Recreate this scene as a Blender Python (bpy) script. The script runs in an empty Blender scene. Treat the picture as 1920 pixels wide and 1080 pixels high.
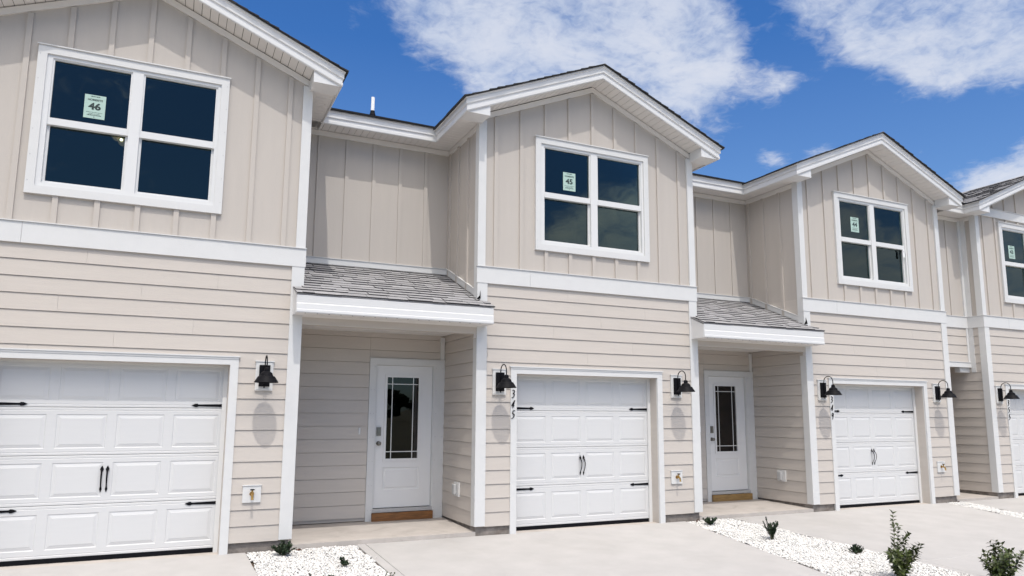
import bpy, bmesh, math, random
import numpy as np
from mathutils import Vector, Matrix
R = math.radians
scene = bpy.context.scene
COL = scene.collection

# ------------------------------------------------------------------ camera
W_ = 1920.0
FPX = 1369.66
cam_d = bpy.data.cameras.new('camera'); cam = bpy.data.objects.new('camera', cam_d); COL.objects.link(cam)
cam_d.sensor_width = 36; cam_d.sensor_fit = 'HORIZONTAL'; cam_d.lens = FPX/W_*36
cam_d.shift_x = -15.55/W_; cam_d.shift_y = 37.26/W_
cam_d.clip_start = .1; cam_d.clip_end = 3000
r_ = Vector((0.90302592, -0.42956097, 0.00464402)); u_ = Vector((-0.06641255, -0.12891611, 0.98942913)); f_ = Vector((0.42442145, 0.89378857, 0.14494283))
M = Matrix((( r_.x, u_.x, -f_.x, -1.4511), (r_.y, u_.y, -f_.y, -9.7963), (r_.z, u_.z, -f_.z, 1.6768), (0, 0, 0, 1)))
cam.matrix_world = M
scene.camera = cam
def pixdir(u, v):
    d = f_ + r_*((u-975.55)/FPX) - u_*((v-577.26)/FPX)
    return d.normalized()

# ------------------------------------------------------------------ light
scene.view_settings.view_transform = 'Standard'
scene.view_settings.look = 'None'
scene.view_settings.gamma = 1
scene.view_settings.exposure = 0.0
SUN_DIR = Vector((.14, 1, -1.95)).normalized()
EL = math.asin(-SUN_DIR.z)
sd = bpy.data.lights.new('sun', 'SUN'); sd.energy = 2.3; sd.angle = R(.6); sd.color = (1, .955, .895)
so = bpy.data.objects.new('sun', sd); COL.objects.link(so); so.rotation_euler = SUN_DIR.to_track_quat('-Z', 'Y').to_euler()
so.location = (0, -20, 30)

world = bpy.data.worlds.new('World'); scene.world = world; world.use_nodes = True
nt = world.node_tree; nt.nodes.clear()
def N(nt, typ, **kw):
    n = nt.nodes.new(typ)
    for k, v in kw.items():
        if k == 'inp':
            for a, b in v.items():
                n.inputs[a].default_value = b
        else: setattr(n, k, v)
    return n
wo = N(nt, 'ShaderNodeOutputWorld'); bg = N(nt, 'ShaderNodeBackground')
sky = N(nt, 'ShaderNodeTexSky', sky_type='NISHITA', sun_disc=False, sun_elevation=EL, sun_rotation=R(188), altitude=0, air_density=1.15, dust_density=1.1, ozone_density=3.0)
bg.inputs['Strength'].default_value = .12
tc = N(nt, 'ShaderNodeTexCoord')
hs = N(nt, 'ShaderNodeHueSaturation', inp={'Hue': .506, 'Saturation': 1.22, 'Value': 1.0})
nt.links.new(sky.outputs[0], hs.inputs['Color'])
tint = N(nt, 'ShaderNodeMix', data_type='RGBA', blend_type='MULTIPLY'); tint.inputs['Factor'].default_value = 1; tint.inputs['B'].default_value = (.60, .93, 1.2, 1); nt.links.new(hs.outputs[0], tint.inputs['A'])
# cloud banks: each is a soft spot on the sky dome
clouds = [(790,-10,105,1),(900,20,120,1),(1000,60,140,1),(1120,40,160,1),(1260,40,130,1.1),(1320,110,80,.9),(1110,140,110,.8),(970,120,90,.7),(1240,170,110,.6),(1330,215,70,.4),(1440,160,42,.75),(1480,155,25,.4),
          (1500,0,60,.9),(1610,30,80,1),(1730,50,90,1.2),(1850,40,105,1.1),(1930,80,70,.9),(1760,120,50,.9),(1640,70,50,.7),(940,190,60,.4),(660,30,30,.5),
          (1930,320,48,1.0),(1860,350,38,.9),(2000,290,60,1),(1425,292,22,.55),(1455,298,22,.5),(1535,285,26,.55),(1560,280,20,.4),(1800,370,60,.7)]
cl = [(pixdir(u, v), r/FPX*1.0, a) for u, v, r, a in clouds]
def azel(az, el): return Vector((math.sin(R(az))*math.cos(R(el)), math.cos(R(az))*math.cos(R(el)), math.sin(R(el))))
for az, el, rad, a in ((150.5,13.2,3.4,1.2),(146,14.5,3.8,1.35),(141,17,4,1.1),(144,8,6,1.0),(130,12.5,3.2,1.3),(127,10,3.0,1.1),(121,9,5,1.2),(158,5,5,.8),(110,6,10,1),(215,14,12,1),(250,18,16,1),(300,20,16,1),(-30,50,14,.8),(80,40,15,.9),(195,66,38,1.5),(150,48,17,1.1),(235,40,22,1.1),(190,46,14,1.0),(110,42,16,1.0),(270,40,20,1.0)):  # clouds out of view; the high southern ones added as fill for shaded walls
    cl.append((azel(az, el), R(rad), a))
acc = None
for d, r, a in cl:
    dp = N(nt, 'ShaderNodeVectorMath', operation='DISTANCE'); nt.links.new(tc.outputs['Generated'], dp.inputs[0]); dp.inputs[1].default_value = d
    mr = N(nt, 'ShaderNodeMapRange', interpolation_type='SMOOTHSTEP'); nt.links.new(dp.outputs['Value'], mr.inputs['Value'])
    mr.inputs['From Min'].default_value = r*1.5; mr.inputs['From Max'].default_value = 0; mr.inputs['To Min'].default_value = 0; mr.inputs['To Max'].default_value = a
    if acc is None: acc = mr.outputs[0]
    else:
        ad = N(nt, 'ShaderNodeMath', operation='ADD'); nt.links.new(acc, ad.inputs[0]); nt.links.new(mr.outputs[0], ad.inputs[1]); acc = ad.outputs[0]
mn = N(nt, 'ShaderNodeMath', operation='MINIMUM'); nt.links.new(acc, mn.inputs[0]); mn.inputs[1].default_value = 1.15
# flatten directions on a cloud layer so that the texture has perspective
sx = N(nt, 'ShaderNodeSeparateXYZ'); nt.links.new(tc.outputs['Generated'], sx.inputs[0])
zz = N(nt, 'ShaderNodeMath', operation='MAXIMUM'); nt.links.new(sx.outputs['Z'], zz.inputs[0]); zz.inputs[1].default_value = .05
za = N(nt, 'ShaderNodeMath', operation='ADD'); nt.links.new(zz.outputs[0], za.inputs[0]); za.inputs[1].default_value = .18
cb = N(nt, 'ShaderNodeCombineXYZ')
for k in 'XY':
    dv = N(nt, 'ShaderNodeMath', operation='DIVIDE'); nt.links.new(sx.outputs[k], dv.inputs[0]); nt.links.new(za.outputs[0], dv.inputs[1]); nt.links.new(dv.outputs[0], cb.inputs[k])
n1 = N(nt, 'ShaderNodeTexNoise', inp={'Scale': 5.0, 'Detail': 8, 'Roughness': .6, 'Distortion': .5}); nt.links.new(cb.outputs[0], n1.inputs['Vector'])
n2 = N(nt, 'ShaderNodeTexNoise', inp={'Scale': 34.0, 'Detail': 5, 'Roughness': .6, 'Distortion': .6}); nt.links.new(cb.outputs[0], n2.inputs['Vector'])
def madd(src, mul, add):
    m = N(nt, 'ShaderNodeMath', operation='MULTIPLY_ADD'); nt.links.new(src, m.inputs[0]); m.inputs[1].default_value = mul; m.inputs[2].default_value = add; return m.outputs[0]
a1 = madd(n1.outputs['Fac'], 1.7, -.85); a2 = madd(n2.outputs['Fac'], .95, -.475)
s1 = N(nt, 'ShaderNodeMath', operation='ADD'); nt.links.new(a1, s1.inputs[0]); nt.links.new(a2, s1.inputs[1])
s2 = N(nt, 'ShaderNodeMath', operation='ADD'); nt.links.new(s1.outputs[0], s2.inputs[0]); nt.links.new(mn.outputs[0], s2.inputs[1])
cm = N(nt, 'ShaderNodeMapRange', interpolation_type='SMOOTHSTEP'); nt.links.new(s2.outputs[0], cm.inputs['Value'])
cm.inputs['From Min'].default_value = .28; cm.inputs['From Max'].default_value = 1.35; cm.inputs['To Max'].default_value = .88
shade = N(nt, 'ShaderNodeMapRange'); nt.links.new(n1.outputs['Fac'], shade.inputs['Value']); shade.inputs['From Min'].default_value = .35; shade.inputs['From Max'].default_value = .7
cc = N(nt, 'ShaderNodeMix', data_type='RGBA'); nt.links.new(shade.outputs[0], cc.inputs['Factor']); cc.inputs['A'].default_value = (4.6, 5.3, 6.7, 1); cc.inputs['B'].default_value = (6.6, 6.8, 7.4, 1)
mx = N(nt, 'ShaderNodeMix', data_type='RGBA'); nt.links.new(cm.outputs[0], mx.inputs['Factor']); 
hz = N(nt, 'ShaderNodeMapRange'); nt.links.new(sx.outputs['Z'], hz.inputs['Value']); hz.inputs['From Min'].default_value = .47; hz.inputs['From Max'].default_value = .1; hz.inputs['To Min'].default_value = 0; hz.inputs['To Max'].default_value = .22
hm = N(nt, 'ShaderNodeMix', data_type='RGBA'); nt.links.new(hz.outputs[0], hm.inputs['Factor']); nt.links.new(tint.outputs['Result'], hm.inputs['A']); hm.inputs['B'].default_value = (4.6, 5.2, 6.0, 1)
nt.links.new(hm.outputs['Result'], mx.inputs['A']); 
# clouds close to the sun boosted and warmed to add fill light in shade
sdist = N(nt, 'ShaderNodeVectorMath', operation='DISTANCE'); nt.links.new(tc.outputs['Generated'], sdist.inputs[0]); sdist.inputs[1].default_value = -SUN_DIR
smr = N(nt, 'ShaderNodeMapRange', interpolation_type='SMOOTHSTEP'); nt.links.new(sdist.outputs['Value'], smr.inputs['Value'])
smr.inputs['From Min'].default_value = 1.35; smr.inputs['From Max'].default_value = .1; smr.inputs['To Min'].default_value = 0; smr.inputs['To Max'].default_value = 1
glow = N(nt, 'ShaderNodeMix', data_type='RGBA'); nt.links.new(smr.outputs[0], glow.inputs['Factor']); glow.inputs['A'].default_value = (1,1,1,1); glow.inputs['B'].default_value = (6.9,5.8,4.35,1)
cg = N(nt, 'ShaderNodeMix', data_type='RGBA', blend_type='MULTIPLY'); cg.inputs['Factor'].default_value = 1; nt.links.new(cc.outputs['Result'], cg.inputs['A']); nt.links.new(glow.outputs['Result'], cg.inputs['B'])
nt.links.new(cg.outputs['Result'], mx.inputs['B'])
nt.links.new(mx.outputs['Result'], bg.inputs['Color']); nt.links.new(bg.outputs[0], wo.inputs[0])

# ------------------------------------------------------------------ materials
def newmat(name):
    m = bpy.data.materials.new(name); m.use_nodes = True
    t = m.node_tree; b = t.nodes['Principled BSDF']; return m, t, b
def noise_mat(name, col, var=.06, scale=8, rough=.6, bump=.0, bscale=60, stretch=(1,1,1), island=0, spec=.5, dirt=None):
    m, t, b = newmat(name)
    tc = N(t, 'ShaderNodeTexCoord'); mp = N(t, 'ShaderNodeMapping'); mp.inputs['Scale'].default_value = stretch
    t.links.new(tc.outputs['Object'], mp.inputs[0])
    n = N(t, 'ShaderNodeTexNoise', inp={'Scale': scale, 'Detail': 6, 'Roughness': .6}); t.links.new(mp.outputs[0], n.inputs['Vector'])
    rp = N(t, 'ShaderNodeValToRGB'); t.links.new(n.outputs['Fac'], rp.inputs[0])
    rp.color_ramp.elements[0].position = .3; rp.color_ramp.elements[1].position = .7
    rp.color_ramp.elements[0].color = tuple(c*(1-var) for c in col)+(1,); rp.color_ramp.elements[1].color = tuple(min(1, c*(1+var)) for c in col)+(1,)
    out = rp.outputs[0]
    if island:
        g = N(t, 'ShaderNodeNewGeometry'); r2 = N(t, 'ShaderNodeMapRange'); t.links.new(g.outputs['Random Per Island'], r2.inputs['Value'])
        r2.inputs['To Min'].default_value = 1-island; r2.inputs['To Max'].default_value = 1+island
        mm = N(t, 'ShaderNodeVectorMath', operation='SCALE'); t.links.new(out, mm.inputs[0]); t.links.new(r2.outputs[0], mm.inputs['Scale']); out = mm.outputs[0]
    if dirt:
        dcol, dscale, dlo, dhi, damt = dirt
        n3 = N(t, 'ShaderNodeTexNoise', inp={'Scale': dscale, 'Detail': 8, 'Roughness': .65, 'Distortion': .8}); t.links.new(mp.outputs[0], n3.inputs['Vector'])
        m3 = N(t, 'ShaderNodeMapRange', interpolation_type='SMOOTHSTEP'); t.links.new(n3.outputs['Fac'], m3.inputs['Value']); m3.inputs['From Min'].default_value = dlo; m3.inputs['From Max'].default_value = dhi; m3.inputs['To Max'].default_value = damt
        x3 = N(t, 'ShaderNodeMix', data_type='RGBA'); t.links.new(m3.outputs[0], x3.inputs['Factor']); t.links.new(out, x3.inputs['A']); x3.inputs['B'].default_value = dcol+(1,); out = x3.outputs['Result']
    t.links.new(out, b.inputs['Base Color']); b.inputs['Roughness'].default_value = rough; b.inputs['Specular IOR Level'].default_value = spec
    if bump:
        n2 = N(t, 'ShaderNodeTexNoise', inp={'Scale': bscale, 'Detail': 5, 'Roughness': .65}); t.links.new(mp.outputs[0], n2.inputs['Vector'])
        bp = N(t, 'ShaderNodeBump', inp={'Strength': 1.0, 'Distance': bump}); t.links.new(n2.outputs['Fac'], bp.inputs['Height']); t.links.new(bp.outputs[0], b.inputs['Normal'])
    return m
SID = (.515, .472, .43)
mt = dict(
 siding = noise_mat('siding', SID, .03, 1.2, .55, .0016, 16, (1.2, 1.2, 14), island=.014, spec=.3, dirt=((.50,.45,.40), 2.2, .55, .8, .25)),
 panel = noise_mat('panel_siding', (.482,.443,.405), .02, 1.5, .6, .0012, 20, (6, 6, .8), spec=.25, dirt=((.50,.45,.40), 1.3, .5, .85, .25)),
 trim = noise_mat('white_trim', (.62,.62,.615), .02, 3, .45, .001, 30, (2,2,2), spec=.4, dirt=((.58,.57,.55), 3.5, .58, .8, .3)),
 fascia = noise_mat('white_metal_fascia', (.66,.66,.66), .01, 3, .35, 0, spec=.45),
 soffit = noise_mat('white_soffit', (.70,.68,.66), .015, 3, .5),
 vinyl = noise_mat('white_vinyl', (.66,.66,.655), .01, 3, .3),
 gdoor = noise_mat('garage_door_paint', (.60,.60,.60), .012, 5, .42, .0006, 90, (.6,1,6)),
 door = noise_mat('door_paint', (.72,.715,.71), .01, 5, .38),
 black = noise_mat('black_metal', (.008,.008,.010), .2, 20, .5, .0003, 200, spec=.06),
 hole = noise_mat('dark_hole', (.03,.03,.03), .1, 8, .9),
 nail = noise_mat('nail_head', (.45,.45,.46), .1, 20, .4),
 shingle = noise_mat('asphalt_shingle', (.295,.292,.300), .32, 90, .95, .002, 160, island=.10, spec=.1),
 shingle_edge = noise_mat('shingle_backing', (.03,.03,.032), .2, 30, .95),
 concrete = noise_mat('concrete', (.415,.403,.394), .06, 2.2, .85, .002, 130, dirt=((.345,.328,.312), .75, .5, .78, .45), spec=.2),
 concrete_old = noise_mat('concrete_porch', (.44,.405,.375), .09, 3, .85, .002, 60, dirt=((.31,.28,.25), 2.3, .5, .72, .55), spec=.2),
 foundation = noise_mat('foundation_concrete', (.23,.205,.185), .3, 9, .95, .006, 30, dirt=((.16,.13,.11), 5, .5, .7, .6), spec=.1),
 soil = noise_mat('soil', (.10,.075,.055), .4, 20, 1, .01, 40, spec=.05),
 gravel = noise_mat('white_marble_gravel', (.66,.65,.63), .05, 40, .6, .002, 80, island=.10, spec=.3),
 wood = noise_mat('treated_wood', (.20,.085,.025), .4, 4, .6, .001, 20, (1.5, 8, 14)),
 wood2 = noise_mat('pale_treated_wood', (.28,.17,.06), .3, 4, .6, .001, 20, (1.5, 8, 14)),
 brass = noise_mat('brass', (.45,.27,.08), .15, 30, .35),
 grey = noise_mat('grey_plastic', (.42,.42,.42), .05, 20, .5),
 paper = noise_mat('mint_paper', (.38,.52,.47), .02, 20, .7),
 whitepaper = noise_mat('white_paper', (.75,.75,.75), .02, 20, .7),
 ink = noise_mat('dark_ink', (.015,.03,.03), .05, 20, .7),
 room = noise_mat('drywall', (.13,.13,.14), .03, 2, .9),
 stem = noise_mat('green_stem', (.12,.11,.05), .2, 20, .7),
 leaf = noise_mat('glossy_leaf', (.048,.066,.013), .5, 6, .38, island=.45),
 conifer = noise_mat('dark_leaf', (.026,.05,.022), .4, 9, .55, island=.5),
 dryleaf = noise_mat('dry_leaf', (.12,.05,.03), .3, 9, .7, island=.4),
 tree = noise_mat('far_foliage', (.035,.055,.022), .4, 1, .8, island=.5),
 earth = noise_mat('sandy_ground', (.36,.31,.24), .2, .6, .95, .01, 6),
 grass = noise_mat('far_grass', (.10,.10,.055), .3, .3, .95, .01, 6),
 pvc = noise_mat('white_pvc', (.8,.8,.8), .01, 5, .4),
 metal = noise_mat('satin_nickel', (.22,.21,.19), .1, 30, .3),
)
mt['metal'].node_tree.nodes['Principled BSDF'].inputs['Metallic'].default_value = .9
mt['brass'].node_tree.nodes['Principled BSDF'].inputs['Metallic'].default_value = .8
def glass_mat(name, tint, ior=1.5, gcol=(.80, 1, .98, 1)):
    m = bpy.data.materials.new(name); m.use_nodes = True; t = m.node_tree; t.nodes.clear()
    o = N(t, 'ShaderNodeOutputMaterial'); mix = N(t, 'ShaderNodeMixShader'); fr = N(t, 'ShaderNodeFresnel', inp={'IOR': ior})
    tr = N(t, 'ShaderNodeBsdfTransparent'); tr.inputs[0].default_value = tint+(1,)
    gl = N(t, 'ShaderNodeBsdfGlossy'); gl.inputs['Roughness'].default_value = .0; gl.inputs['Color'].default_value = gcol
    tcx = N(t, 'ShaderNodeTexCoord'); ns = N(t, 'ShaderNodeTexNoise', inp={'Scale': 1.3, 'Detail': 1}); t.links.new(tcx.outputs['Object'], ns.inputs['Vector'])
    bp = N(t, 'ShaderNodeBump', inp={'Strength': 1, 'Distance': .004}); t.links.new(ns.outputs['Fac'], bp.inputs['Height']); t.links.new(bp.outputs[0], gl.inputs['Normal'])
    t.links.new(fr.outputs[0], mix.inputs[0]); t.links.new(tr.outputs[0], mix.inputs[1]); t.links.new(gl.outputs[0], mix.inputs[2]); t.links.new(mix.outputs[0], o.inputs[0])
    return m
mt['glass'] = glass_mat('window_glass', (.30, .40, .43), 1.53)
mt['doorglass'] = glass_mat('door_glass', (.25, .27, .27), 1.55, (1, .95, .95, 1))
def emit_mat(name, col, s):
    m, t, b = newmat(name); b.inputs['Base Color'].default_value = col+(1,); b.inputs['Emission Color'].default_value = col+(1,); b.inputs['Emission Strength'].default_value = s; return m
mt['bulb'] = emit_mat('lit_bulb', (1, .75, .45), 25.0)
mt['globe'] = emit_mat('lit_globe', (.55, .30, .14), 1.3)

# ------------------------------------------------------------------ mesh helpers
class MB:
    def __init__(s): s.v = []; s.f = []; s.m = []
    def add(s, vs, fs, mi=0):
        o = len(s.v); s.v += [tuple(p) for p in vs]; s.f += [tuple(i+o for i in f) for f in fs]; s.m += [mi]*len(fs)
    def box(s, x0, x1, y0, y1, z0, z1, mi=0):
        s.add([(x0,y0,z0),(x1,y0,z0),(x1,y1,z0),(x0,y1,z0),(x0,y0,z1),(x1,y0,z1),(x1,y1,z1),(x0,y1,z1)],
              [(0,3,2,1),(4,5,6,7),(0,1,5,4),(1,2,6,5),(2,3,7,6),(3,0,4,7)], mi)
    def prism(s, poly, a, b, mi=0):      # poly: list of 3D points, extruded by vectors a..b
        n = len(poly); a = Vector(a); b = Vector(b)
        vs = [Vector(p)+a for p in poly]+[Vector(p)+b for p in poly]
        s.add(vs, [tuple(range(n))[::-1], tuple(range(n, 2*n))]+[(i, (i+1) % n, n+(i+1) % n, n+i) for i in range(n)], mi)
    def poly_xz(s, pts, y0, y1, mi=0): s.prism([(x, 0, z) for x, z in pts], (0, y0, 0), (0, y1, 0), mi)
    def poly_yz(s, pts, x0, x1, mi=0): s.prism([(0, y, z) for y, z in pts], (x0, 0, 0), (x1, 0, 0), mi)
    def poly_xy(s, pts, z0, z1, mi=0): s.prism([(x, y, 0) for x, y in pts], (0, 0, z0), (0, 0, z1), mi)
    def lathe(s, prof, c=(0,0,0), n=24, axis='z', mi=0, caps=True):
        c = Vector(c); vs = []
        for r, h in prof:
            for k in range(n):
                a = 2*math.pi*k/n; x, y = r*math.cos(a), r*math.sin(a)
                p = (x, y, h) if axis == 'z' else ((x, h, y) if axis == 'y' else (h, x, y)); vs.append(c+Vector(p))
        fs = [(i*n+k, i*n+(k+1) % n, (i+1)*n+(k+1) % n, (i+1)*n+k) for i in range(len(prof)-1) for k in range(n)]
        if caps: fs += [tuple(range(n))[::-1], tuple(range((len(prof)-1)*n, len(prof)*n))]
        s.add(vs, fs, mi)
    def tube(s, pts, rad, n=8, mi=0):
        pts = [Vector(p) for p in pts]; rs = rad if isinstance(rad, (list, tuple)) else [rad]*len(pts); vs = []
        up = Vector((0, 0, 1))
        for i, p in enumerate(pts):
            t = (pts[min(i+1, len(pts)-1)]-pts[max(i-1, 0)]).normalized()
            a = t.cross(Vector((1, 0, 0)) if abs(t.x) < .8 else Vector((0, 1, 0))).normalized(); b = t.cross(a)
            for k in range(n):
                q = 2*math.pi*k/n; vs.append(p+(a*math.cos(q)+b*math.sin(q))*rs[i])
        fs = [(i*n+k, i*n+(k+1) % n, (i+1)*n+(k+1) % n, (i+1)*n+k) for i in range(len(pts)-1) for k in range(n)]
        fs += [tuple(range(n))[::-1], tuple(range((len(pts)-1)*n, len(pts)*n))]
        s.add(vs, fs, mi)
    def sweep(s, path, normals, prof, mi=0):
        # path points, outward horizontal normal per segment, profile (out, z)
        vs = []; n = len(prof)
        for i, p in enumerate(path):
            a = Vector(normals[max(i-1, 0)]); b = Vector(normals[min(i, len(normals)-1)])
            m = (a+b)/(1+a.dot(b)) if a.dot(b) > -.99 else a
            for o, z in prof: vs.append(Vector(p)+m*o+Vector((0, 0, z)))
        fs = [(i*n+k, i*n+(k+1) % n, (i+1)*n+(k+1) % n, (i+1)*n+k) for i in range(len(path)-1) for k in range(n)]
        fs += [tuple(range(n))[::-1], tuple(range((len(path)-1)*n, len(path)*n))]
        s.add(vs, fs, mi)
    def mesh(s, name, mats, smooth=False, bevel=0):
        me = bpy.data.meshes.new(name); me.from_pydata([tuple(v) for v in s.v], [], s.f)
        me.polygons.foreach_set('material_index', s.m)
        for m in mats: me.materials.append(m)
        bm = bmesh.new(); bm.from_mesh(me); bmesh.ops.recalc_face_normals(bm, faces=bm.faces)
        if bevel: bmesh.ops.bevel(bm, geom=[e for e in bm.edges if e.is_manifold and e.calc_face_angle(0) > .6], offset=bevel, segments=1, affect='EDGES')
        bm.to_mesh(me); bm.free()
        if smooth: me.shade_smooth() if smooth is True else me.shade_auto_smooth(angle=smooth) if hasattr(me, 'shade_auto_smooth') else me.shade_smooth()
        return me
CACHE = {}
def part(name, build, mats, parent, key=None, loc=(0,0,0), smooth=False, bevel=0, label=None):
    """one mesh object; build(MB) fills the shape; repeated keys share the mesh data"""
    key = (name, key)
    if key[1] is None or key not in CACHE:
        mb = MB(); build(mb)
        me = mb.mesh(name, [mt[m] for m in (mats if isinstance(mats, (list, tuple)) else [mats])], False, bevel)
        if smooth: me.shade_smooth()
        if key[1] is not None: CACHE[key] = me
    else: me = CACHE[key]
    o = bpy.data.objects.new(name, me); COL.objects.link(o)
    if parent: o.parent = parent
    o.location = loc
    if label: o['label'] = label
    return o
def tag(o, label=None, cat=None, group=None, kind=None):
    if label: o['label'] = label
    if cat: o['category'] = cat
    if group: o['group'] = group
    if kind: o['kind'] = kind
    return o
def text_mesh(mb, txt, size, cx, z, y, mi, shear=0, bold=0.0, width=1.0):
    cu = bpy.data.curves.new('t', 'FONT'); cu.body = txt; cu.size = size; cu.align_x = 'CENTER'; cu.shear = shear; cu.offset = bold; cu.resolution_u = 3
    ob = bpy.data.objects.new('t', cu); COL.objects.link(ob); dg = bpy.context.evaluated_depsgraph_get()
    me = ob.evaluated_get(dg).to_mesh()
    mb.add([(cx+v.co.x*width, y, z+v.co.y) for v in me.vertices], [tuple(p.vertices) for p in me.polygons], mi)
    bpy.data.objects.remove(ob); bpy.data.curves.remove(cu)

# ------------------------------------------------------------------ dimensions
W = 3.927; RC = 2.522; P = 6.449
OV = .345; SL = .424
ZE = 6.04; FH = .215                       # fascia bottom, height
ZB0, ZB1 = 3.59, 3.832                    # belt
GX0, GX1, GZ = .612, 3.123, 2.278         # garage opening
FZ = .12                                  # siding bottom
CX = W/2
def roofz(x): return ZE + (min(x, W-x)+OV)*SL      # underside line of the rake fascia
def lap(mb, u0, u1, z0, z1, fn, ofs=.12, ex=.1935):
    k = math.floor((z0-ofs)/ex+1e-6)
    while ofs+k*ex < z1-1e-4:
        a = ofs+k*ex; b = a+ex; za, zb = max(a, z0), min(b, z1)
        oa = .024-.011*(za-a)/ex; zt = min(zb, b-.005); ob = .024-.011*(zt-a)/ex
        cuts = [u0]
        if u1-u0 > 2.6: cuts.append(u0+.7+((k*1.37) % 1)*(u1-u0-1.4))
        cuts.append(u1)
        for i in range(len(cuts)-1):       # separate boards with hairline butt joints
            a_, b_ = cuts[i]+(.0008 if i else 0), cuts[i+1]-(.0008 if i < len(cuts)-2 else 0)
            vs = [fn(a_, oa, za), fn(b_, oa, za), fn(b_, ob, zt), fn(a_, ob, zt), fn(a_, .001, za), fn(b_, .001, za), fn(b_, .001, zt), fn(a_, .001, zt)]
            mb.add(vs, [(0,1,2,3),(4,7,6,5),(0,4,5,1),(0,3,7,4),(1,5,6,2),(3,2,6,7)])
        k += 1
front = lambda u, o, z: (u, -o, z)
PROF = [(0,0),(0,.215),(.05,.215),(.05,.19),(.034,.178),(.034,.105),(.016,.095),(.016,.055),(.022,.05),(.022,.01),(.014,0)]
def planks(mb, u0, u1, step, fn, gap=.006):
    u = u0
    while u < u1-1e-3:
        w = min(step, u1-u); fn(mb, u+gap/2, u+w-gap/2); u += step
def shingles(mb, org, uv, vv, rows, span, seed, ex=.142, mi=0):
    """rows of separate tabs; span(row)->(u0,u1); uv along the eave, vv up the slope"""
    rnd = random.Random(seed); org = Vector(org); uv = Vector(uv).normalized(); vv = Vector(vv).normalized(); nn = uv.cross(vv)
    if nn.z < 0: nn = -nn
    for r in range(rows):
        u0, u1 = span(r); u = u0 - rnd.uniform(0, .2)
        while u < u1:
            w = rnd.choice((.15, .19, .24, .28, .34)); a, b = max(u, u0), min(u+w, u1)
            if b-a > .02:
                t = rnd.choice((.009, .015, .017)); j = rnd.uniform(-.004, .004)
                p = lambda uu, v, h: org+uv*uu+vv*v+nn*h
                g = .0018; v0 = r*ex+j; v1 = (r+1)*ex+.02
                k = (lambda v: 1)
                sk = rnd.uniform(-.012, .012)
                vs = [p(a+g+sk,v0,t), p(b-g+sk,v0,t), p(b-g,v1,.002), p(a+g,v1,.002), p(a+g+sk,v0,-.004), p(b-g+sk,v0,-.004), p(b-g,v1,-.004), p(a+g,v1,-.004)]
                mb.add(vs, [(0,1,2,3)], mi); mb.add(vs, [(0,4,5,1),(0,3,7,4),(1,5,6,2)], mi+1)
            u += w

DIG = {
 '3': [[(.25,.93),(.45,1.0),(.72,.93),(.8,.78),(.62,.62),(.42,.55),(.62,.5),(.74,.36),(.62,.16),(.35,.02),(.08,.02)]],
 '4': [[(.88,1.02),(.55,.75),(.1,.34),(.08,.3),(.8,.3)],[(.88,1.02),(.66,.6),(.5,.3),(.38,-.02)]],
 '5': [[(1.0,.98),(.5,.98),(.32,.62),(.55,.6),(.72,.46),(.68,.28),(.4,.08),(.02,-.04)]],
 '9': [[(.85,.9),(.55,1.0),(.32,.82),(.28,.6),(.45,.5),(.7,.62),(.88,.9),(.78,.6),(.55,.2),(.3,-.02)]],
}
def numeral(mb, ch, x, z, h, y):
    for st in DIG[ch]:
        pts = []
        for i in range(len(st)-1):
            for k in range(4):
                t = k/4; p0 = st[max(i-1,0)]; p1 = st[i]; p2 = st[i+1]; p3 = st[min(i+2, len(st)-1)]
                if ch == '4': q = [p1[j]+(p2[j]-p1[j])*t for j in (0,1)]
                else: q = [.5*(2*p1[j]+(p2[j]-p0[j])*t+(2*p0[j]-5*p1[j]+4*p2[j]-p3[j])*t*t+(3*p1[j]-p0[j]-3*p2[j]+p3[j])*t**3) for j in (0,1)]
                pts.append(q)
        pts.append(st[-1])
        n = len(pts)
        mb.tube([(x+p[0]*h*.56, y, z+p[1]*h) for p in pts], [.0045+.0035*math.sin(math.pi*i/(n-1)) for i in range(n)], 6)

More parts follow.
